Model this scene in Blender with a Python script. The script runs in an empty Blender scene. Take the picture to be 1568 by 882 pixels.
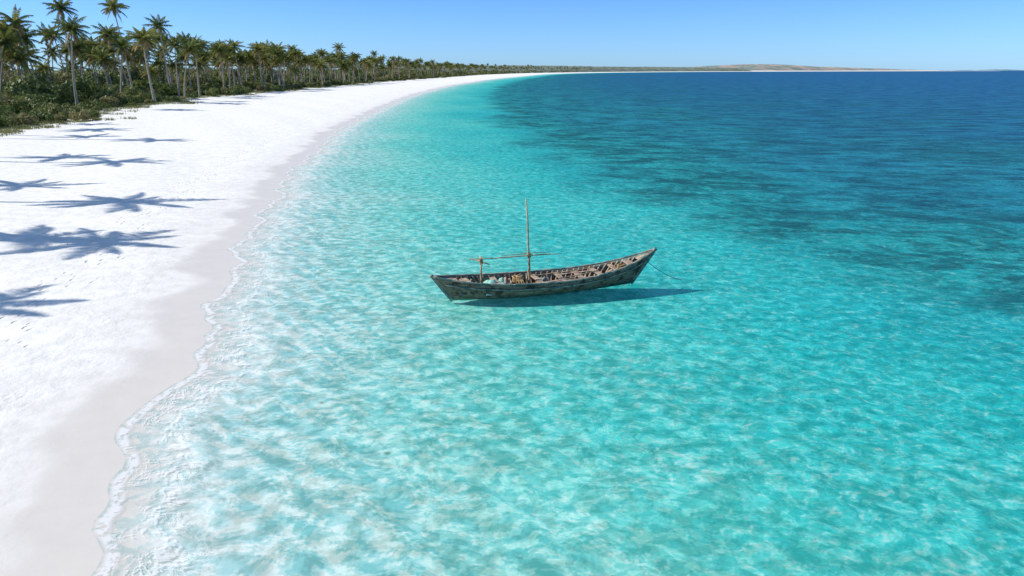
import bpy, math, random
import numpy as np
from mathutils import Vector, noise as mnoise
random.seed(7); rng=np.random.default_rng(7)
scn=bpy.context.scene
col=scn.collection
R=math.radians
SUN_EL=41.0
CAM_H=8.0
# ------------------------------------------------------------------ helpers
def link(o,parent=None):
    col.objects.link(o)
    if parent is not None: o.parent=parent
    return o
def empty(name,loc=(0,0,0),rz=0):
    e=bpy.data.objects.new(name,None); e.location=loc; e.rotation_euler=(0,0,rz); col.objects.link(e); return e
def mesh_obj(name,verts,faces,mats,parent=None,smooth=False,midx=None):
    m=bpy.data.meshes.new(name); m.from_pydata([tuple(v) for v in verts],[],[tuple(f) for f in faces])
    for mt in mats: m.materials.append(mt)
    if midx is not None: m.polygons.foreach_set('material_index',np.array(midx,dtype=np.int32))
    if smooth: m.polygons.foreach_set('use_smooth',np.ones(len(m.polygons),dtype=bool))
    m.update()
    return link(bpy.data.objects.new(name,m),parent)
class NT:
    def __init__(s,mat): s.t=mat.node_tree; s.t.nodes.clear()
    def n(s,typ,**kw):
        nd=s.t.nodes.new(typ)
        for k,v in kw.items(): setattr(nd,k,v)
        return nd
    def set(s,sock,v):
        if isinstance(v,bpy.types.NodeSocket): s.t.links.new(v,sock)
        elif v is not None: sock.default_value=v
    def math(s,op,a,b=None,c=None,clamp=False):
        nd=s.n('ShaderNodeMath',operation=op,use_clamp=clamp)
        s.set(nd.inputs[0],a)
        if b is not None: s.set(nd.inputs[1],b)
        if c is not None: s.set(nd.inputs[2],c)
        return nd.outputs[0]
    def noise(s,vec,scale,detail=3,rough=.55,dist=0):
        nd=s.n('ShaderNodeTexNoise'); s.set(nd.inputs['Vector'],vec)
        nd.inputs['Scale'].default_value=scale; nd.inputs['Detail'].default_value=detail
        nd.inputs['Roughness'].default_value=rough; nd.inputs['Distortion'].default_value=dist
        return nd.outputs['Fac']
    def mr(s,v,a,b,c=0.,d=1.,smooth=True):
        nd=s.n('ShaderNodeMapRange'); nd.interpolation_type='SMOOTHSTEP' if smooth else 'LINEAR'
        s.set(nd.inputs[0],v); 
        for i,x in enumerate((a,b,c,d)): s.set(nd.inputs[i+1],x)
        return nd.outputs[0]
    def mix(s,f,a,b,typ='MIX'):
        nd=s.n('ShaderNodeMix',data_type='RGBA',blend_type=typ)
        s.set(nd.inputs[0],f); s.set(nd.inputs[6],a); s.set(nd.inputs[7],b); return nd.outputs[2]
    def ramp(s,f,stops):
        nd=s.n('ShaderNodeValToRGB'); cr=nd.color_ramp
        while len(cr.elements)<len(stops): cr.elements.new(.5)
        for e,(p,c) in zip(cr.elements,stops):
            e.position=p; e.color=(c,c,c,1) if isinstance(c,(int,float)) else (*c,1)
        s.set(nd.inputs[0],f); return nd.outputs[0]
    def scalev(s,vec,sc,rot=0):
        nd=s.n('ShaderNodeMapping'); s.set(nd.inputs[0],vec); nd.inputs['Scale'].default_value=sc; nd.inputs['Rotation'].default_value=(0,0,rot); return nd.outputs[0]
    def bump(s,h,strength,dist):
        nd=s.n('ShaderNodeBump'); nd.inputs['Strength'].default_value=strength; nd.inputs['Distance'].default_value=dist
        s.set(nd.inputs['Height'],h); return nd.outputs[0]
    def out(s,sh): 
        o=s.n('ShaderNodeOutputMaterial'); s.t.links.new(sh,o.inputs[0])
    def principled(s,color,rough=.8,normal=None,spec=.3):
        p=s.n('ShaderNodeBsdfPrincipled'); s.set(p.inputs['Base Color'],color); s.set(p.inputs['Roughness'],rough)
        p.inputs['Specular IOR Level'].default_value=spec
        if normal is not None: s.set(p.inputs['Normal'],normal)
        return p.outputs[0]
def newmat(name):
    m=bpy.data.materials.new(name); m.use_nodes=True; return m,NT(m)
def c4(r,g,b): return (r,g,b,1)

# ------------------------------------------------------------------ coast lines
shore=[(-3.5,-80),(-4.6,-20),(-5.6,0),(-6.3,5),(-6.98,9.34),(-7.64,11.57),(-8.75,14.76),(-9.15,18.75),(-10.3,22.86),(-12.0,28.9),
(-13.7,35.4),(-15.5,45.3),(-18.1,55.9),(-19.8,69.7),(-23.4,91.9),(-26.3,124.7),(-29.4,173),(-32.6,243.7),(-31.5,407),(-3,800),
(117,1694),(429,2672),(1085,3760),(3720,6300),(5200,7600),(5600,9000),(5000,60000)]
veg=[(-38,-80),(-38,20),(-43,42),(-56,70),(-61,83),(-62.4,91.9),(-68.7,116),(-77,152),(-81.5,200),(-81.3,264),(-80,407),(-72,593),
(-27,1237),(90,1900),(380,2750),(1020,3850),(3650,6350),(5150,7700),(5550,9000),(4950,60000)]
def interp_tab(pts):
    P=np.array(pts,float); n=len(P); ys=[];xs=[]
    for i in range(n-1):
        y0,y1=P[i,1],P[i+1,1]
        def sl(k):
            if k<=0 or k>=n-1: return (P[min(k+1,n-1),0]-P[max(k-1,0),0])/(P[min(k+1,n-1),1]-P[max(k-1,0),1])
            return (P[k+1,0]-P[k-1,0])/(P[k+1,1]-P[k-1,1])
        m0,m1=sl(i),sl(i+1); L=y1-y0
        for t in np.linspace(0,1,40,endpoint=False):
            h=( (1+2*t)*(1-t)**2*P[i,0]+t*(1-t)**2*L*m0+t*t*(3-2*t)*P[i+1,0]+t*t*(t-1)*L*m1)
            ys.append(y0+t*L); xs.append(h)
    ys.append(P[-1,1]); xs.append(P[-1,0])
    return np.array(ys),np.array(xs)
SY,SX=interp_tab(shore); VY,VX=interp_tab(veg)
def xs(y):
    y=np.asarray(y,float); b=np.interp(y,SY,SX)
    sc=.16*np.sin(y*1.55+.6)+.22*np.sin(y*.71+1.3)+.10*np.sin(y*3.4+2*np.sin(y*.6))
    return b+sc*np.clip(1+y*.006,1,4)
def xv(y):
    y=np.asarray(y,float); return np.interp(y,VY,VX)+1.6*np.sin(y*.13)+1.0*np.sin(y*.37+1)
def shore_cos(y):
    e=np.maximum(1,.03*np.abs(y)); s=(np.interp(y+e,SY,SX)-np.interp(y-e,SY,SX))/(2*e); return 1/np.sqrt(1+s*s)
def ground_z(d):
    pts_d=[-8000,-200,-60,-30,-12,-5,0,2,6,11,20,40,100,400,3000,60000]
    pts_z=[6,2.2,1.3,.75,.5,.24,0,-.05,-.20,-.36,-.65,-1.1,-2.2,-5,-12,-14]
    return np.interp(d,pts_d,pts_z)
rows=list(np.arange(-60,0,2.0))+list(np.arange(0,60,.3)); y=60.
while y<45000: rows.append(y); y+=max(.3,y*.016)
rows=np.array(rows)
def cols(lo,hi,f0,f1,step):
    c=list(np.arange(f0,f1,step)); a=f1;st=step
    while a<hi: c.append(a); st*=1.12; a+=st
    c.append(hi)
    a=f0;st=step
    while a>lo: 
        st*=1.12; a-=st; c.append(max(a,lo))
    return np.array(sorted(set(c)))
def sheet(name,cl,zf,mats,cuts):
    Y=np.repeat(rows[:,None],len(cl),1); D=np.repeat(cl[None,:],len(rows),0)
    cs=shore_cos(rows)[:,None]
    X=xs(rows)[:,None]+D/ cs
    Z=zf(X,Y,D)
    n,m=Y.shape; co=np.stack([X,Y,Z],-1).reshape(-1,3)
    idx=np.arange(n*m).reshape(n,m)
    F=np.stack([idx[:-1,:-1],idx[:-1,1:],idx[1:,1:],idx[1:,:-1]],-1).reshape(-1,4)
    cm=(D[:-1,:-1]+D[1:,1:])/2; mi=np.searchsorted(np.array(cuts),cm.ravel()).astype(np.int32)
    me=bpy.data.meshes.new(name); me.vertices.add(len(co)); me.vertices.foreach_set('co',co.ravel())
    me.loops.add(F.size); me.loops.foreach_set('vertex_index',F.ravel().astype(np.int32))
    me.polygons.add(len(F)); me.polygons.foreach_set('loop_start',np.arange(0,F.size,4,dtype=np.int32))
    for mt in mats: me.materials.append(mt)
    me.update(calc_edges=True); me.polygons.foreach_set('use_smooth',np.ones(len(F),bool)); me.polygons.foreach_set('material_index',mi)
    at=me.attributes.new('shore_d','FLOAT','POINT'); at.data.foreach_set('value',D.ravel().astype(np.float32))
    av=me.attributes.new('veg_d','FLOAT','POINT'); av.data.foreach_set('value',(xv(Y.ravel())-X.ravel()).astype(np.float32))
    me.validate(); me.update()
    return link(bpy.data.objects.new(name,me))

# ------------------------------------------------------------------ sand, seabed
WETA,WETB=c4(.66,.60,.525),c4(.74,.68,.60)
def common(N):
    pos=N.n('ShaderNodeNewGeometry').outputs['Position']
    d=N.n('ShaderNodeAttribute',attribute_name='shore_d').outputs['Fac']
    return pos,d
m_sand,N=newmat('beach_sand'); pos,d=common(N)
vd=N.n('ShaderNodeAttribute',attribute_name='veg_d').outputs['Fac']
nl=N.noise(pos,.3,3); n2=N.noise(pos,1.7,3); n3=N.noise(pos,.9,5,.65)
dry=N.mix(N.mr(n2,.3,.7),c4(.90,.87,.81),c4(.77,.74,.68))
vo=N.n('ShaderNodeTexVoronoi'); N.set(vo.inputs['Vector'],pos); vo.inputs['Scale'].default_value=2.4
spk=N.math('MULTIPLY',N.mr(vo.outputs['Distance'],.03,.08,1,0),N.mr(nl,.50,.60,0,.85))
dry=N.mix(spk,dry,c4(.16,.12,.08))
wetd=N.math('ADD',d,N.math('MULTIPLY',N.math('SUBTRACT',nl,.5),3.5))
wet=N.math('MAXIMUM',N.mr(wetd,-2.7,-1.2),N.mr(d,-1.1,-.55))
wet2=N.mr(wetd,-4.8,-2.4,0,.3)
base=N.mix(N.math('MAXIMUM',wet,wet2),dry,N.mix(n2,WETA,WETB))
vg=N.mr(N.math('ADD',vd,N.math('MULTIPLY',N.math('SUBTRACT',n3,.5),13)),-.8,1.5)
lit=N.mix(N.mr(n2,.35,.65),c4(.22,.20,.10),c4(.10,.14,.04))
lit=N.mix(N.mr(nl,.52,.68,0,.6),lit,c4(.50,.46,.38))
base=N.mix(vg,base,lit)
hgt=N.math('ADD',N.math('MULTIPLY',N.noise(pos,3.2,4,.65),.8),N.math('MULTIPLY',nl,.7))
trail=N.mr(N.math('ABSOLUTE',N.math('ADD',wetd,6.3)),.5,1.3,1,0)
vf=N.n('ShaderNodeTexVoronoi'); N.set(vf.inputs['Vector'],N.scalev(pos,(1.3,.8,1))); vf.inputs['Scale'].default_value=2.1
foot=N.math('MULTIPLY',N.mr(vf.outputs['Distance'],.12,.30,1,0),N.math('MULTIPLY_ADD',trail,.75,.12))
hgt=N.math('SUBTRACT',hgt,foot)
bmp=N.bump(N.math('MULTIPLY',hgt,N.mr(d,-4,-1,1,.08)),.6,.10)
N.out(N.principled(base,N.mr(wet,0,1,.95,.45),bmp,.2))
m_bed,N=newmat('seabed_sand'); pos,d=common(N)
nl=N.noise(pos,.3,2); n3=N.noise(pos,1.8,4,.7)
bed=N.mix(N.mr(n3,.38,.62),c4(.62,.64,.58),c4(.93,.92,.87))
vs=N.n('ShaderNodeTexVoronoi'); N.set(vs.inputs['Vector'],pos); vs.inputs['Scale'].default_value=.9
bed=N.mix(N.math('MULTIPLY',N.mr(vs.outputs['Distance'],.03,.13,1,0),N.mr(n3,.50,.62,0,.8)),bed,c4(.22,.24,.16))
base=N.mix(N.mr(d,-.1,1.2),N.mix(.5,WETA,WETB),bed)
big=N.noise(pos,.055,4,.6)
sgd=N.math('ADD',d,N.math('MULTIPLY',N.math('SUBTRACT',big,.5),26))
sgm=N.mr(sgd,20.5,29)
posn=N.n('ShaderNodeSeparateXYZ'); N.set(posn.inputs[0],pos)
sgm=N.math('MULTIPLY',sgm,N.mr(N.math('ADD',posn.outputs[1],N.math('MULTIPLY',nl,8)),21,29))
patch=N.noise(N.scalev(pos,(.7,1,1)),.28,6,.82,.4)
patch=N.mr(patch,.41,.57)
sgf=N.math('MULTIPLY',sgm,N.math('MULTIPLY_ADD',patch,.72,.20))
base=N.mix(sgf,base,c4(.035,.065,.06))
N.out(N.principled(base,.95,None,0))

# ------------------------------------------------------------------ water
def water(name,foam_on,caustics_on):
    mat,N=newmat(name); pos,d=common(N)
    dp=N.math('MAXIMUM',d,0)
    big=N.noise(pos,.05,3,.6)
    dpn=N.math('MULTIPLY',dp,N.math('MULTIPLY_ADD',N.mr(big,.3,.7,0,1,False),.8,.6))
    q=N.math('DIVIDE',dpn,N.math('ADD',dpn,30))
    T=N.ramp(q,[(0,(1,1,1)),(.0625,(.91,.97,.955)),(.143,(.70,.945,.90)),(.21,(.54,.925,.865)),(.286,(.36,.89,.84)),(.4,(.15,.83,.81)),(.5,(.07,.77,.79)),(.7,(.03,.62,.78)),(.9,(.02,.45,.72))])
    Dc=N.ramp(q,[(0,(.5,.7,.66)),(.16,(.14,.62,.54)),(.3,(.02,.54,.50)),(.42,(.004,.45,.46)),(.56,(.001,.28,.37)),(.72,(.0008,.165,.31)),(.86,(.0004,.10,.29)),(.96,(.0002,.058,.25))])
    m=N.ramp(q,[(0,0.),(.1,.03),(.25,.08),(.4,.15),(.55,.24),(.7,.40),(.8,.58),(.95,.88)])
    st=N.noise(N.scalev(pos,(.4,1,1),R(8)),.33,5,.78)
    Dc2=N.mix(N.mr(st,.39,.60),N.mix(.6,Dc,c4(0,.03,.08)),N.mix(.16,Dc,c4(.1,.65,.7)))
    if caustics_on:  # caustic light pattern painted into the transmission tint, plus finer surface bump
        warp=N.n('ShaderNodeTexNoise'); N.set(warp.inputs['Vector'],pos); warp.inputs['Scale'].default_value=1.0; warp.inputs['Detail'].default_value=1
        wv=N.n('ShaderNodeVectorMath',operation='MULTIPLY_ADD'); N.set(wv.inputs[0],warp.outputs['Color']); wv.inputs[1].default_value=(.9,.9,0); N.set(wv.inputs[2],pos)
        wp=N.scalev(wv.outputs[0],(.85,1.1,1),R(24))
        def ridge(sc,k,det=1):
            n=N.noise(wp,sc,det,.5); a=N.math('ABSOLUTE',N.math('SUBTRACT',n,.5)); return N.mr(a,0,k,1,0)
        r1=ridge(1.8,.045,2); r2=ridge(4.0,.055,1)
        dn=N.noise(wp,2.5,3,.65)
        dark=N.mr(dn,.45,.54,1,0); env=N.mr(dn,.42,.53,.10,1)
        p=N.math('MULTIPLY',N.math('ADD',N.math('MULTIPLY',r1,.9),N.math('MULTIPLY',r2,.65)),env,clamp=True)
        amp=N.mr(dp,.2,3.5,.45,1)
        T2=N.mix(N.math('MULTIPLY',N.math('MULTIPLY',p,amp),.70),T,c4(.96,1,.99))  # bright caustic lines, painted by pulling the tint towards white
        T2=N.mix(N.math('MULTIPLY',N.math('MULTIPLY',dark,amp),.72),T2,c4(.42,.74,.765),'MULTIPLY')  # dimmer cells between the caustic lines, darkened in the tint
        h=N.math('ADD',dn,st)
    else:
        T2=N.mix(.10,T,c4(.97,1,.98)); T2=N.mix(.34,T2,c4(.38,.77,.79),'MULTIPLY'); h=N.math('MULTIPLY',st,2.)
    bmp=N.bump(h,.6,.12)
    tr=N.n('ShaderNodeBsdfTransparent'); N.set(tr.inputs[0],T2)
    df=N.n('ShaderNodeBsdfDiffuse'); N.set(df.inputs[0],Dc2)
    gl=N.n('ShaderNodeBsdfGlossy'); gl.inputs['Roughness'].default_value=.1; N.set(gl.inputs['Normal'],bmp)
    fr=N.n('ShaderNodeFresnel'); fr.inputs[0].default_value=1.33; N.set(fr.inputs['Normal'],bmp)
    s1=N.n('ShaderNodeMixShader'); N.set(s1.inputs[0],m); N.set(s1.inputs[1],tr.outputs[0]); N.set(s1.inputs[2],df.outputs[0])
    s2=N.n('ShaderNodeMixShader'); N.set(s2.inputs[0],N.math('MINIMUM',N.math('MULTIPLY',fr.outputs[0],.55),.10)); N.set(s2.inputs[1],s1.outputs[0]); N.set(s2.inputs[2],gl.outputs[0])
    last=s2.outputs[0]
    if foam_on:
        fw=N.noise(pos,1.0,4,.65)
        fd=N.math('ADD',d,N.math('MULTIPLY',N.math('SUBTRACT',fw,.5),1.8))
        fl=N.noise(wv.outputs[0],4.5,3,.6)
        lace=N.mr(N.math('ABSOLUTE',N.math('SUBTRACT',fl,.5)),.0,.05,1,0)
        lace=N.math('MULTIPLY',lace,N.mr(fw,.42,.58))
        e1=N.math('MULTIPLY',N.mr(d,-.3,-.12),N.mr(d,-.02,.16,1,0))
        e1=N.math('MULTIPLY',e1,N.mr(fl,.38,.52,.25,1))
        band=N.math('MULTIPLY',N.mr(fd,-.1,.3),N.mr(fd,.9,2.3,1,0))
        e2=N.math('MULTIPLY',N.mr(N.math('ABSOLUTE',N.math('SUBTRACT',fd,.9)),.02,.14,1,0),N.mr(fl,.42,.56))
        foam=N.math('MAXIMUM',N.math('MULTIPLY',e1,.75),N.math('MAXIMUM',N.math('MULTIPLY',N.math('MULTIPLY_ADD',lace,.6,.14),band),N.math('MULTIPLY',e2,.65)))
        foam=N.math('MULTIPLY',foam,N.mr(d,2.4,3.0,1,0))
        fm=N.n('ShaderNodeBsdfDiffuse'); fm.inputs[0].default_value=c4(.88,.87,.84)
        s3=N.n('ShaderNodeMixShader'); N.set(s3.inputs[0],foam); N.set(s3.inputs[1],last); N.set(s3.inputs[2],fm.outputs[0]); last=s3.outputs[0]
    N.out(last); return mat
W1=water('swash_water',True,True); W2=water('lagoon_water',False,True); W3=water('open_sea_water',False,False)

gcols=cols(-9000,45000,-14,30,.3)
sheet('beach_ground',gcols,lambda X,Y,D: ground_z(D)+np.where(D<-3,.04*np.sin(X*.5+Y*.3)+.03*np.sin(Y*.9-X*.4),0)*np.clip((-D-3)/6,0,1),[m_sand,m_bed],[-.25])
wcols=np.array([c for c in cols(-.3,45000,0,30,.25)])
def wz(X,Y,D):
    near=np.clip(1-Y/200,0,1)
    cr=.07*np.exp(-((D-1.7-.35*np.sin(Y*.8))/.22)**2)*(.55+.45*np.sin(Y*.45+1))
    sw=.035*np.exp(-((D-3.6-.5*np.sin(Y*.5+2))/.35)**2)
    return .012+(cr+sw)*near
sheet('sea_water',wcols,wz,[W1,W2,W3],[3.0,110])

# ------------------------------------------------------------------ foliage materials
def leafmat(name,ca,cb,sc=.6,trans=.2):
    m,N=newmat(name)
    g=N.n('ShaderNodeNewGeometry'); oi=N.n('ShaderNodeObjectInfo')
    n=N.noise(g.outputs['Position'],sc,1)
    f=N.math('ADD',N.math('MULTIPLY',N.mr(n,.3,.7),.5),N.math('MULTIPLY',oi.outputs['Random'],.5))
    c=N.mix(f,c4(*ca),c4(*cb))
    df=N.n('ShaderNodeBsdfPrincipled'); N.set(df.inputs['Base Color'],c); df.inputs['Roughness'].default_value=.5; df.inputs['Specular IOR Level'].default_value=.3
    tl=N.n('ShaderNodeBsdfTranslucent'); N.set(tl.inputs[0],c)
    mx=N.n('ShaderNodeMixShader'); mx.inputs[0].default_value=trans; N.set(mx.inputs[1],df.outputs[0]); N.set(mx.inputs[2],tl.outputs[0]); N.out(mx.outputs[0]); return m
m_frond=leafmat('palm_frond',(.09,.14,.03),(.33,.31,.07),.6,.35)
m_dry=leafmat('dry_frond',(.28,.18,.07),(.45,.33,.13))
m_bush=leafmat('shrub_leaves',(.07,.12,.03),(.23,.25,.07),.35,.35)
m_bush2=leafmat('olive_leaves',(.14,.15,.05),(.34,.30,.12),.35,.35)
m_grass=leafmat('dune_grass',(.14,.16,.05),(.34,.31,.12),.5)
m_trunk,N=newmat('palm_trunk')
g=N.n('ShaderNodeNewGeometry').outputs['Position']
N.out(N.principled(N.mix(N.noise(N.scalev(g,(1,1,4)),1.5,3),c4(.20,.16,.11),c4(.50,.44,.36)),.9))

# ------------------------------------------------------------------ palm meshes
def tube(V,F,M,path,radii,seg,mi):
    b=len(V)
    for k,(p,r) in enumerate(zip(path,radii)):
        a=path[min(k+1,len(path)-1)]-path[max(k-1,0)]; a.normalize()
        u=a.orthogonal().normalized() if abs(a.z)<.9 else Vector((1,0,0)).cross(a).normalized(); v=a.cross(u)
        for s in range(seg):
            t=2*math.pi*s/seg; V.append(p+u*math.cos(t)*r+v*math.sin(t)*r)
    for k in range(len(path)-1):
        for s in range(seg):
            F.append((b+k*seg+s,b+k*seg+(s+1)%seg,b+(k+1)*seg+(s+1)%seg,b+(k+1)*seg+s)); M.append(mi)
    F.append(tuple(b+(len(path)-1)*seg+s for s in range(seg))); M.append(mi)
def palm_mesh(name,H,lean,seed,nf=22,stn=15,L0=4.3):
    r=random.Random(seed); V=[];F=[];M=[]
    path=[];rad=[]
    K=14
    for k in range(K+1):
        t=k/K; path.append(Vector((lean*(t**1.7),.25*math.sin(t*3+seed),H*t))); rad.append(.27*(1-t)**3*.7+.16-.04*t+(.012 if k%2 else 0))
    tube(V,F,M,path,rad,8,0)
    top=path[-1]
    for i in range(nf):
        az=i*2.39996+r.uniform(-.25,.25); f=i/(nf-1)
        el=R(75)-f*R(118)+r.uniform(-.15,.15); L=L0*r.uniform(.8,1.1)*(0.8+.2*math.sin(f*3)); 
        mi=1 if f<.82 or r.random()<.35 else 2
        droop=R(58)*r.uniform(.7,1.25)*(1-.35*f)
        p=top.copy(); pts=[]; n=stn
        for k in range(n+1):
            t=k/n; e=el-droop*t**1.3; pts.append(p.copy())
            p=p+Vector((math.cos(az)*math.cos(e),math.sin(az)*math.cos(e),math.sin(e)))*L/n
        side=Vector((-math.sin(az),math.cos(az),0))
        tw=r.uniform(-.3,.3)
        for k in range(n):
            w=.05*(1-k/n)+.012; b=len(V); V+= [pts[k]-side*w,pts[k]+side*w,pts[k+1]+side*w*.8,pts[k+1]-side*w*.8]; F.append((b,b+1,b+2,b+3)); M.append(mi)
        for k in range(2,n+1):
            t=k/n; ll=1.05*math.sin(math.pi*(t*.8+.17))**.7*L/4.3
            dr=(pts[min(k,n)]-pts[k-1]).normalized()
            for sg in (-1,1):
                for h in (0,.5):
                    q0=pts[k-1]+dr*(L/n)*h
                    up=side.cross(dr)
                    d1=(side*sg*.8+dr*.6+Vector((0,0,-.4))+up*(tw*sg)+Vector((r.uniform(-.12,.12),r.uniform(-.12,.12),r.uniform(-.35,.05)))).normalized()
                    l=ll*r.uniform(.7,1.1); wv_=dr*.07
                    tip=q0+d1*l+Vector((0,0,-.25*l)); mid=q0+d1*l*.5
                    b=len(V); V+=[q0-wv_*.6,q0+wv_*.6,mid+wv_,tip,mid-wv_]; F.append((b,b+1,b+2,b+3,b+4)); M.append(mi)
    for i in range(7):
        a=r.uniform(0,6.28); c=top+Vector((math.cos(a)*.32,math.sin(a)*.32,-.3-r.uniform(0,.25)))
        b=len(V); s=.15
        V+=[c+Vector(v)*s for v in ((1,0,0),(-1,0,0),(0,1,0),(0,-1,0),(0,0,1),(0,0,-1))]
        for f in ((0,2,4),(2,1,4),(1,3,4),(3,0,4),(2,0,5),(1,2,5),(3,1,5),(0,3,5)): F.append(tuple(b+x for x in f)); M.append(2)
    me=bpy.data.meshes.new(name); me.from_pydata([tuple(v) for v in V],[],F)
    for mt in (m_trunk,m_frond,m_dry): me.materials.append(mt)
    me.polygons.foreach_set('material_index',np.array(M,dtype=np.int32)); me.update(); return me
variants=[(9,1.2),(11,-1.6),(13,.7),(14,2.2),(15.5,-1.0),(17,1.4),(20,.9),(12,3.0)]
PM=[(H,palm_mesh('palm_mesh',H,l,i*5+3,nf=18+i%4*2)) for i,(H,l) in enumerate(variants)]
SPARSE=[palm_mesh('palm_mesh_sparse',13,.4,91,nf=13,L0=3.9),palm_mesh('palm_mesh_sparse',13,-.5,47,nf=14,L0=3.8)]
def gz(x,y):
    return float(ground_z((x-float(xs(y)))*float(shore_cos(y))))
def add_palm(x,y,H,name='palm_tree',parent=None,rz=None,me=None):
    if me is None: hh,me=min(PM,key=lambda a:abs(a[0]-H)+random.uniform(0,1.6))
    else: hh=13
    o=bpy.data.objects.new(name,me); o.location=(x,y,gz(x,y)-.15); s=H/hh
    w_=(1+(s-1)*.6)*random.uniform(.85,1.08)
    o.scale=(w_,w_,s); t=.05 if hh!=13 else .02
    o.rotation_euler=(random.uniform(-t,t),random.uniform(-t,t),rz if rz is not None else random.uniform(0,6.28)); return link(o,parent)
near=[(-80,130,14),(-78,154,13.8),(-97,146,16),(-98,160,19.7),(-88.5,166,20.5),(-95,198,18.3),(-94,208,14.6),(-88,160,12),(-93,245,14.4),
(-87.5,250,14),(-92,134,9),(-97,134,12),(-84,182,12),(-91,225,13),(-86,262,13),(-92,275,15),(-104,215,16),
(-101,140,14),(-112,180,15)]
for x,y,H in near: add_palm(x,y,H)
# palms standing left of the view that throw the shadows over the beach
for i,(x,y,H) in enumerate([(-39.2,39.8,13.2),(-35,30.2,13.0),(-37.8,30.4,12.6),(-33.4,20.0,12.8),(-49.5,45.0,13.5),(-51.0,56.5,14.5),(-55,59.5,13),(-58.5,75.5,15.5),(-64,79,13),(-70,87,14),(-73,96,13)]):
    add_palm(x,y,H,me=SPARSE[i%2])
forest=empty('palm_forest')
cnt=0
y=122.
while y<2600:
    for _ in range(3 if y<400 else 2):
        off=random.random()**1.2*min(75,35+y*.06)+3
        x=float(xv(y))-off*(1+ (y>1200)*1.0)
        if y<170 and off<18: continue
        H=min(max(random.gauss(11.5,2.6),6.5),18)
        add_palm(x,y+random.uniform(-3,3),H,'palm',forest); cnt+=1
    y+=max(4.6,y*.012)
# ------------------------------------------------------------------ shrubs
def bush_mesh(name,seed,mat,n=1200):
    r=random.Random(seed); V=[];F=[]
    lobes=[(Vector((r.uniform(-.6,.6),r.uniform(-.6,.6),r.uniform(.1,.65))),r.uniform(.22,.5)) for _ in range(11)]
    for i in range(n):
        c,rd=r.choice(lobes)
        v=Vector((r.gauss(0,1),r.gauss(0,1),r.gauss(0,1))).normalized()
        p=c+v*rd*r.uniform(.6,1.12); 
        if p.z<0: p.z*=-.4
        nn=(v+Vector((r.uniform(-.8,.8),r.uniform(-.8,.8),r.uniform(-.3,.9)))).normalized()
        u=nn.orthogonal().normalized(); w=nn.cross(u); s=r.uniform(.03,.08); a=r.uniform(0,6.28)
        uu=(u*math.cos(a)+w*math.sin(a))*s*1.5; ww=(w*math.cos(a)-u*math.sin(a))*s*.8
        b=len(V); V+=[p-uu,p+ww,p+uu,p-ww]; F.append((b,b+1,b+2,b+3))
    for c,rd in lobes:
        b=len(V); base=Vector((c.x*.3,c.y*.3,0)); o=Vector((.02,0,0)); V+=[base-o,base+o,c+o*.5,c-o*.5]; F.append((b,b+1,b+2,b+3))
    me=bpy.data.meshes.new(name); me.from_pydata([tuple(v) for v in V],[],F); me.materials.append(mat); me.update(); return me
BM=[bush_mesh('shrub_mesh',i,m_bush if i%3 else m_bush2) for i in range(9)]
def add_bush(x,y,s,name='shrub',parent=None,sz=1):
    o=bpy.data.objects.new(name,random.choice(BM)); o.location=(x,y,gz(x,y)-.1); o.scale=(s,s*random.uniform(.8,1.2),s*sz); o.rotation_euler=(0,0,random.uniform(0,6.28)); return link(o,parent)
for x,y,s in [(-66,90,1.9),(-68,88,2.2),(-71,96,2.6),(-74,102,3),(-70,110,1.6),(-76,112,3),(-80,120,3.4),(-76,124,1.6),(-79,139,2.2),(-84,146,3),(-74,119,1.4)]: add_bush(x,y,s)
und=empty('coastal_shrubs')
y=84.
while y<2400:
    for _ in range(4):
        off=random.random()**1.3*min(60,30+y*.05)
        s=random.uniform(.9,2.2)+min(off*.07,2.4)
        if y>500: s*=1.5
        add_bush(float(xv(y))-off-1+random.uniform(-1,2),y+random.uniform(-2,2),s,'shrub_clump',und,random.uniform(.7,1.3))
    y+=max(2.8,y*.012)
back=empty('broadleaf_thicket')
y=92.
while y<2400:
    for k in range(3):
        off=(random.uniform(14,40),random.uniform(35,65),random.uniform(60,110))[k]
        add_bush(float(xv(y))-off*(1+(y>1000)),y,random.uniform(3.2,5.2)+k*.9,'thicket_clump',back,random.uniform(1.0,1.5))
    y+=max(5,y*.014)
# dune grass along the top of the beach
V=[];F=[]
tufts=[]
for i in range(260):
    y=78+random.random()**1.5*330; tufts.append((float(xv(y))+random.gauss(.3,2.2),y,random.uniform(.4,1.5)))
for i in range(10000):
    tx,ty,tr_=random.choice(tufts); cx=tx+random.gauss(0,tr_*.6); cy=ty+random.gauss(0,tr_*.8)
    z=gz(cx,cy)
    for b_ in range(2):
        a=random.uniform(0,6.28); hgt=random.uniform(.15,.5); w=.05
        dx,dy=math.cos(a),math.sin(a); b=len(V); ox,oy=random.uniform(-.15,.15),random.uniform(-.15,.15)
        V+=[(cx+ox-dy*w,cy+oy+dx*w,z-.02),(cx+ox+dy*w,cy+oy-dx*w,z-.02),(cx+ox+dx*.3*hgt,cy+oy+dy*.3*hgt,z+hgt)]; F.append((b,b+1,b+2))
mesh_obj('dune_grass',V,F,[m_grass])

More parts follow.
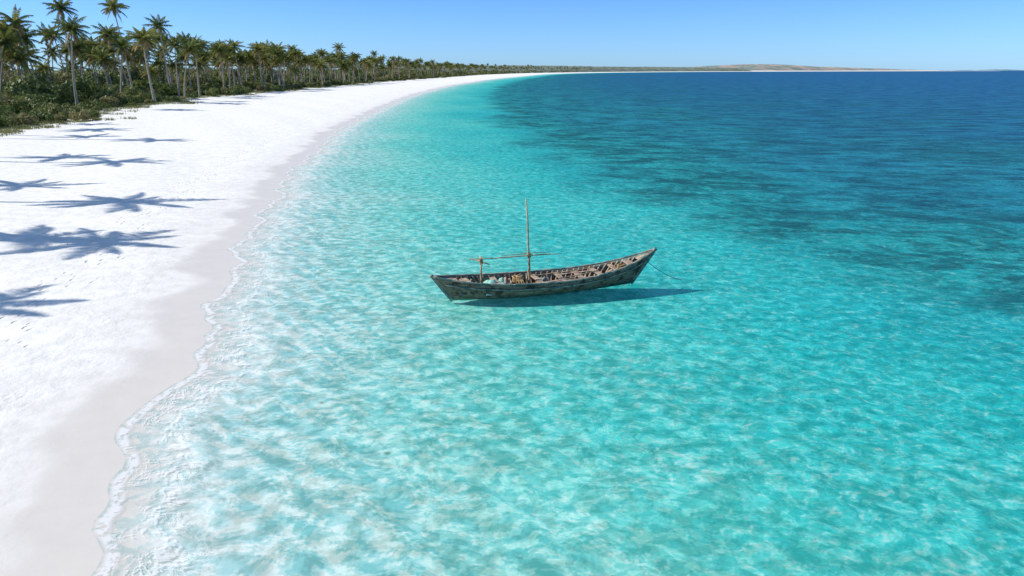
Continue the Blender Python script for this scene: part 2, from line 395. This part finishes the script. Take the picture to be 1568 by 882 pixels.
# ------------------------------------------------------------------ distant forest + headland
m_far,N=newmat('distant_forest')
g=N.n('ShaderNodeNewGeometry').outputs['Position']
N.out(N.principled(N.mix(N.mr(N.noise(N.scalev(g,(1,1,2)),.035,5,.7),.35,.65),c4(.08,.12,.10),c4(.22,.23,.18)),.95,None,.05))
m_head,N=newmat('hazy_headland_rock')
g=N.n('ShaderNodeNewGeometry').outputs['Position']; sp=N.n('ShaderNodeSeparateXYZ'); N.set(sp.inputs[0],g)
cc=N.mix(N.mr(N.noise(N.scalev(g,(1,1,3)),.008,5,.7),.42,.58),c4(.12,.20,.19),c4(.38,.29,.24))  # greens and rock browns with bluish aerial haze put into the colour
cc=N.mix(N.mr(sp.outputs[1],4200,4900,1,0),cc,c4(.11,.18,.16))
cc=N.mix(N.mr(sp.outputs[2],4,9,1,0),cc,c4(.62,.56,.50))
N.out(N.principled(cc,.95,None,.05))
def ridge_mesh(name,pathf,t0,t1,n,hf,wid,mat,rowsn=9):
    V=[];F=[]
    for i in range(n):
        t=t0+(t1-t0)*i/(n-1); p,nr=pathf(t); 
        for j in range(rowsn):
            s=j/(rowsn-1); px=p[0]+nr[0]*s*wid; py=p[1]+nr[1]*s*wid
            z=hf(t,s,px,py); V.append((px,py,z))
    for i in range(n-1):
        for j in range(rowsn-1):
            a=i*rowsn+j; F.append((a,a+1,a+rowsn+1,a+rowsn))
    return mesh_obj(name,V,F,[mat],smooth=False)
def coast(t):
    y=t; x=float(np.interp(y,VY,VX)); s=(float(np.interp(y+50,VY,VX))-float(np.interp(y-50,VY,VX)))/100; L=math.hypot(1,s); return (x,y),(-1/L,s/L)
def hf(t,s,px,py):
    e=min(1,s*5); nz=mnoise.noise(Vector((px*.02,py*.02,0)))*.35+mnoise.noise(Vector((px*.09,py*.09,3)))*.35+random.uniform(-.2,.2)
    k=min(1,max(0,(t-1200)/1500))
    return .5+e*(9+8*k+(5+5*k)*nz+6*s) if s>0 else .3
ridge_mesh('distant_forest',coast,900,4300,900,hf,420,m_far)
def hf2(t,s,px,py):
    prof=math.sin(math.pi*min(1,s*1.15))**.6 if s<.87 else .2
    bigh=.5+1.1*mnoise.noise(Vector((t*.0016,2,0)))+.5*mnoise.noise(Vector((t*.006,5,0)))
    endf=min(1,max(0,(6900-t)/900))
    hp=.8+1.0*math.exp(-((t-5100)/450)**2)
    return 1+max(0,prof*endf*(16+20*max(0,bigh))*hp+3.5*random.uniform(-1,1)) if s>0 else .5
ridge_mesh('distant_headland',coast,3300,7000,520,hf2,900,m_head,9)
V=[];F=[];n=60
for i in range(n):
    t=i/(n-1); x=8800+900*t; z=22*math.sin(math.pi*t)**.5*(1+.4*mnoise.noise(Vector((t*9,0,0))))
    V+=[(x,13500,-1),(x,13560,z),(x,13800,-1)]
for i in range(n-1):
    for j in range(2): a=i*3+j; F.append((a,a+3,a+4,a+1))
m_isl,N=newmat('hazy_island'); N.out(N.principled(c4(.20,.30,.36),.95,None,0))  # distance haze painted as a pale blue base colour
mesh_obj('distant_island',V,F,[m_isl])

# ------------------------------------------------------------------ boat
def woodmat(name,ca,cb,cc,thr=(.45,.6),sc=3.0,stretch=(.5,4,6)):
    m,N=newmat(name); tc=N.n('ShaderNodeTexCoord').outputs['Object']
    gr=N.noise(N.scalev(tc,stretch),sc,5,.7); pt=N.noise(tc,sc*.7,6,.7)
    c=N.mix(N.mr(gr,.3,.7),c4(*ca),c4(*cb)); c=N.mix(N.mr(pt,*thr),c,c4(*cc))
    N.out(N.principled(c,.8,N.bump(gr,.4,.01),.25)); return m
m_hull,N=newmat('weathered_hull_paint')
tc=N.n('ShaderNodeTexCoord').outputs['Object']; sp=N.n('ShaderNodeSeparateXYZ'); N.set(sp.inputs[0],tc)
gr=N.mr(N.noise(N.scalev(tc,(.6,3,9)),3,6,.75),.3,.7); pt=N.noise(N.scalev(tc,(.6,1,2)),2.6,7,.78)
paint=N.mix(gr,c4(.04,.12,.11),c4(.25,.39,.35))
wood=N.mix(gr,c4(.05,.03,.02),c4(.25,.165,.11))
hc=N.mix(N.mr(pt,.46,.54),paint,wood)
hc=N.mix(N.mr(pt,.58,.62,0,.75),hc,c4(.52,.50,.43))
endr=N.mr(sp.outputs[0],-3.6,-2.0,.20,0)
low=N.math('SUBTRACT',N.math('ADD',sp.outputs[2],N.math('MULTIPLY',N.math('SUBTRACT',pt,.5),.35)),endr)
hc=N.mix(N.mr(low,.10,.2,1,0),hc,N.mix(gr,c4(.07,.024,.012),c4(.27,.10,.05)))
hc=N.mix(N.mr(sp.outputs[2],-.02,.05,.8,0),hc,c4(.03,.035,.025))
seam=N.math('PINGPONG',sp.outputs[2],.075)
hc=N.mix(N.mr(seam,.0,.010,.8,0),hc,c4(.015,.012,.01))
N.out(N.principled(hc,.75,N.bump(gr,.5,.012),.25))
m_in=woodmat('boat_inner_wood',(.10,.06,.038),(.33,.23,.155),(.05,.035,.025),(.5,.62))
m_rail=woodmat('boat_rail_wood',(.12,.10,.075),(.42,.37,.30),(.06,.13,.12),(.48,.56),4)
m_plank=woodmat('boat_thwart_wood',(.22,.15,.10),(.58,.46,.34),(.12,.08,.05),(.56,.68),4)
m_spar=woodmat('spar_wood',(.26,.18,.10),(.54,.42,.28),(.14,.10,.06),(.55,.68),5,(1,1,1))
m_green=woodmat('green_tarp',(.18,.42,.33),(.42,.68,.58),(.65,.7,.65),(.55,.65))
m_rope=woodmat('rope_fibre',(.25,.16,.07),(.55,.38,.19),(.16,.10,.05),(.5,.7),12,(1,1,1))
m_line=woodmat('anchor_line',(.05,.10,.09),(.12,.18,.16),(.03,.04,.04),(.5,.7),12,(1,1,1))
boat=empty('wooden_sailing_boat',(1.15,25.03,0),R(17))
def gun_z(s):
    u=(s-.5)/.5; return .44+(.38*(-u)**2.3 if u<0 else .72*u**2.5)
def keel_z(s):
    u=abs(2*s-1); return -.24+.10*u**3
def hw(s):
    u=abs(2*s-1); k=2.5 if s<.5 else 2.0
    return .02+.80*max(0,1-u**k)**.85
XG=(-4.2,4.72); XK=(-3.5,3.75)
def hp(s,t,off=0,side=1):
    xg=XG[0]+(XG[1]-XG[0])*s; xk=XK[0]+(XK[1]-XK[0])*s
    X=xk+(xg-xk)*t**1.2; w=hw(s)*(1-(1-t)**2.4)**.8; 
    Z=keel_z(s)+(gun_z(s)-keel_z(s))*t**1.25
    return Vector((X,side*max(0,w-off),Z+off*.3))
NS,NTT=64,12
V=[];F=[]
for i in range(NS+1):
    s=i/NS
    for j in range(-NTT,NTT+1): V.append(hp(s,abs(j)/NTT,0,1 if j>=0 else -1))
W=2*NTT+1
for i in range(NS):
    for j in range(W-1): a=i*W+j; F.append((a,a+W,a+W+1,a+1))
hull=mesh_obj('hull',V,F,[m_hull,m_in],boat,True)
sm=hull.modifiers.new('thick','SOLIDIFY'); sm.thickness=.045; sm.offset=1; sm.material_offset=1; sm.use_even_offset=False
def box_sweep(name,path,w,hh,mat,parent=boat,ups=None):
    V=[];F=[]
    for k,p in enumerate(path):
        a=(path[min(k+1,len(path)-1)]-path[max(k-1,0)]).normalized(); up=Vector((0,0,1)); sd=a.cross(up).normalized() if abs(a.z)<.95 else Vector((1,0,0)); up=sd.cross(a)
        for sx,sy in ((-1,-1),(1,-1),(1,1),(-1,1)): V.append(p+sd*sx*w/2+up*sy*hh/2)
    for k in range(len(path)-1):
        for s in range(4): F.append((k*4+s,k*4+(s+1)%4,(k+1)*4+(s+1)%4,(k+1)*4+s))
    n=len(V); F.append((3,2,1,0)); F.append((n-4,n-3,n-2,n-1))
    return V,F
def joinparts(name,parts,mat,smooth=False,bevel=0):
    V=[];F=[]
    for v,f in parts:
        b=len(V); V+=v; F+=[tuple(b+i for i in q_) for q_ in f]
    o=mesh_obj(name,V,F,[mat],boat,smooth)
    if bevel: bm=o.modifiers.new('b','BEVEL'); bm.width=bevel; bm.segments=2
    return o
parts=[]
for sd in (-1,1):
    parts.append(box_sweep('r',[hp(i/80,1,.0,sd)+Vector((0,sd*.005,.02+.012*math.sin(i*1.7)*random.random())) for i in range(81)],.085,.05,None))
    parts.append(box_sweep('r2',[hp(i/80,.80,-.028,sd) for i in range(2,79)],.035,.045,None))
joinparts('gunwale_rails',parts,m_rail)
parts=[]
for s,ex in ((0,-1),(1,1)):
    parts.append(box_sweep('st',[hp(s,t/10)*1.0+Vector((ex*.02,-hp(s,t/10).y,0)) for t in range(0,11)]+[Vector((hp(s,1).x+ex*.10,0,hp(s,1).z+.07))],.10,.13,None))
joinparts('stem_posts',parts,m_rail,bevel=.012)
parts=[]
for i in range(3,38):
    s=i/40+random.uniform(-.004,.004)
    if hw(s)<.15: continue
    parts.append(box_sweep('rib',[hp(s,abs(j)/10*.96,.07,1 if j>=0 else -1) for j in range(-10,11)],.05,.05,None))
joinparts('ribs',parts,m_plank)
V=[];F=[];nb=60
def w_at(s,z):
    for t in np.linspace(0,1,60):
        p=hp(s,t)
        if p.z>=z: return p
    return hp(s,1)
for i in range(nb+1):
    s=.01+.98*i/nb; p=w_at(s,.06); V+=[Vector((p.x,-p.y+.01,.06)),Vector((p.x,p.y-.01,.06))]
for i in range(nb): F.append((2*i,2*i+2,2*i+3,2*i+1))
mesh_obj('floor_boards',V,F,[m_in],boat)
parts=[]
for k in range(-3,4):
    y0=k*.15; parts.append(box_sweep('sl',[Vector((x_,y0,.085)) for x_ in np.linspace(-2.6+abs(k)*.2,2.9-abs(k)*.25,10)],.11,.025,None))
joinparts('floor_slats',parts,m_in,bevel=.004)
parts=[]
for s,wd in ((.13,.3),(.26,.22),(.37,.18),(.455,.22),(.56,.20),(.645,.22),(.73,.22),(.81,.2),(.885,.32)):
    z=gun_z(s)-.09; p=w_at(s,z); yy=p.y-.03
    parts.append(box_sweep('th',[Vector((p.x+random.uniform(-.06,.06),-yy,z)),Vector((p.x,0,z+.015)),Vector((p.x+random.uniform(-.06,.06),yy,z))],wd,.04,None))
joinparts('thwarts',parts,m_plank,bevel=.006)
parts=[]
for rng_ in ((.02,.10),(.92,.985)):
    V=[];F=[]
    for i in range(9):
        s=rng_[0]+(rng_[1]-rng_[0])*i/8; z=gun_z(s)-.05; p=w_at(s,z); V+=[Vector((p.x,-p.y,z)),Vector((p.x,p.y,z))]
    for i in range(8): F.append((2*i,2*i+2,2*i+3,2*i+1))
    parts.append((V,F))
joinparts('end_decks',parts,m_plank)
def pole(name,pts,radii,mat,seg=8):
    V=[];F=[];M=[]; tube(V,F,M,[Vector(p) for p in pts],radii,seg,0); return mesh_obj(name,V,F,[mat],boat,True)
MX=-.5
pole('mast',[(MX,0,0),(MX-.02,0,.9),(MX-.07,.01,1.8),(MX-.10,-.01,2.7),(MX-.17,0,3.5)],[.055,.048,.042,.034,.022],m_spar)
pole('boom',[(-2.85,-.05,1.40),(-1.9,-.06,1.365),(-1,-.07,1.37),(MX,-.08,1.37),(.2,-.08,1.36),(.75,-.1,1.34)],[.014,.022,.026,.028,.022,.012],m_spar)
pole('boom_second_spar',[(-1.6,.05,1.42),(-.6,.07,1.42),(.35,.08,1.40)],[.012,.018,.010],m_spar)
pole('support_post',[(-2.4,.0,.05),(-2.41,0,.8),(-2.39,0,1.45)],[.045,.04,.032],m_spar)
pole('post_crosspiece',[(-2.75,.25,1.34),(-2.4,-.02,1.26),(-2.15,-.25,1.2)],[.022,.03,.02],m_spar)
pole('post_brace',[(-2.4,-.12,1.14),(-2.4,.15,1.42)],[.03,.03],m_spar)
pole('mast_brace',[(MX-.25,-.15,.1),(MX-.06,-.03,.85)],[.03,.02],m_spar)
pole('paddle_shaft',[(.6,-.30,.44),(1.6,-.12,.46),(2.5,.02,.54)],[.02,.02,.018],m_spar)
pole('punt_pole',[(-.1,.45,.40),(1.4,.50,.44),(2.7,.30,.60)],[.02,.022,.016],m_spar)
def coil(name,c,r0,turns,pitch,rr,mat,axis='Z',flat=1.0):
    pts=[]
    for i in range(int(turns*14)+1):
        a=2*math.pi*i/14; r_=r0*(1+.08*math.sin(a*.37)); z=pitch*i/14
        pts.append((c[0]+math.cos(a)*r_,c[1]+math.sin(a)*r_,c[2]+z) if axis=='Z' else (c[0]+z,c[1]+math.cos(a)*r_,c[2]+math.sin(a)*r_))
    return pole(name,pts,[rr]*len(pts),mat,5)
coil('mast_lashing',(MX-.04,-.03,1.29),.068,6,.026,.014,m_rope)
coil('post_lashing',(-2.4,0,1.18),.06,6,.03,.014,m_rope)
coil('rope_heap',(-.95,.05,.36),.18,7,.022,.035,m_rope)
coil('rope_heap_upper',(-.9,.02,.48),.11,5,.02,.032,m_rope)
coil('rope_bundle',(-1.05,-.25,.36),.13,6,.035,.03,m_rope,'X')
coil('bow_rope_coil',(3.3,.0,.58),.14,5,.022,.022,m_rope)
def cloth(name,cx,cy,cz,lx,ly,hgt,mat,seed):
    V=[];F=[];n=18
    for i in range(n+1):
        for j in range(n+1):
            u,v=i/n*2-1,j/n*2-1; e=max(0,1-max(abs(u),abs(v))**4)
            z=cz+hgt*e*(.75+.6*mnoise.noise(Vector((u*1.9,v*1.9,seed))))+.03*mnoise.noise(Vector((u*7,v*7,seed)))
            V.append(Vector((cx+u*lx*(1+.12*mnoise.noise(Vector((v*3,seed,0)))),cy+v*ly*(1+.15*mnoise.noise(Vector((u*3,seed,5)))),z)))
    for i in range(n):
        for j in range(n): a=i*(n+1)+j; F.append((a,a+1,a+n+2,a+n+1))
    return mesh_obj(name,V,F,[mat],boat,True)
cloth('green_tarp',-1.85,-.1,.10,.50,.46,.50,m_green,1)
m_net=woodmat('fishing_net',(.12,.11,.09),(.40,.36,.28),(.07,.14,.12),(.5,.6),14,(1,1,1))
cloth('fishing_net',-2.85,0,.10,.42,.28,.46,m_net,4)
cloth('folded_sail',-1.35,.25,.10,.25,.28,.42,m_plank,8)
cloth('net_pile',.15,.1,.10,.28,.3,.34,m_net,6)
cloth('sack',1.75,-.25,.10,.22,.24,.34,m_plank,12)
parts=[]
for a,b_,w in (((-.2,-.45,.36),(1.3,-.25,.40),.12),((.7,.35,.38),(2.2,.2,.47),.1),((2.0,-.3,.12),(3.0,.1,.5),.1)):
    parts.append(box_sweep('p',[Vector(a),Vector(b_)],w,.03,None))
joinparts('loose_planks',parts,m_plank,bevel=.004)
ca,sa=math.cos(R(17)),math.sin(R(17)); tx,ty=7.05-1.15,27.1-25.03; ex_,ey_=tx*ca+ty*sa,-tx*sa+ty*ca
p0=Vector((4.35,-.05,.80)); p1=Vector((ex_,ey_,-.3))
pts=[]
for i in range(15):
    t=i/14; p_=p0.lerp(p1,t); p_.z-=.22*4*t*(1-t)*.6; pts.append(tuple(p_))
pole('anchor_line',pts,[.013]*15,m_line,6)

# ------------------------------------------------------------------ light, sky, camera
w=bpy.data.worlds.new('World'); scn.world=w; w.use_nodes=True
nt=w.node_tree; bg=nt.nodes['Background']; sk=nt.nodes.new('ShaderNodeTexSky'); sk.sky_type='NISHITA'; sk.sun_disc=False
sk.sun_elevation=R(SUN_EL); sk.sun_rotation=R(270); sk.air_density=1.0; sk.dust_density=.2; sk.ozone_density=3.0
tcw=nt.nodes.new('ShaderNodeTexCoord'); sx=nt.nodes.new('ShaderNodeSeparateXYZ'); nt.links.new(tcw.outputs['Generated'],sx.inputs[0])
cr=nt.nodes.new('ShaderNodeValToRGB'); nt.links.new(sx.outputs[2],cr.inputs[0])
els=[(0.,(.50,.87,1.60)),(.09,(.42,.75,1.48)),(.3,(.75,.98,1.25)),(.7,(1.,1.05,1.05))]
while len(cr.color_ramp.elements)<len(els): cr.color_ramp.elements.new(.5)
for e,(p_,c_) in zip(cr.color_ramp.elements,els): e.position=p_; e.color=(*c_,1)
mu=nt.nodes.new('ShaderNodeMix'); mu.data_type='RGBA'; mu.blend_type='MULTIPLY'; mu.inputs[0].default_value=1
nt.links.new(sk.outputs[0],mu.inputs[6]); nt.links.new(cr.outputs[0],mu.inputs[7]); nt.links.new(mu.outputs[2],bg.inputs[0]); bg.inputs[1].default_value=.125
sl=bpy.data.lights.new('sun','SUN'); sl.energy=5; sl.angle=R(.6); sl.color=(1,.965,.90)
so=bpy.data.objects.new('sun',sl); col.objects.link(so)
L=Vector((math.cos(R(SUN_EL)),math.cos(R(SUN_EL))*.10,-math.sin(R(SUN_EL)))); so.rotation_euler=L.to_track_quat('-Z','Y').to_euler(); so.location=(-30,0,40)
cam=bpy.data.cameras.new('camera'); cam.lens=24; cam.sensor_width=36; cam.clip_end=80000; cam.clip_start=.1
co=bpy.data.objects.new('camera',cam); col.objects.link(co); co.location=(0,0,CAM_H); co.rotation_euler=(R(90-17.7),0,0)
scn.camera=co
scn.view_settings.view_transform='Standard'; scn.view_settings.look='None'; scn.view_settings.exposure=0
print('objects',len(bpy.data.objects),'palms',cnt)
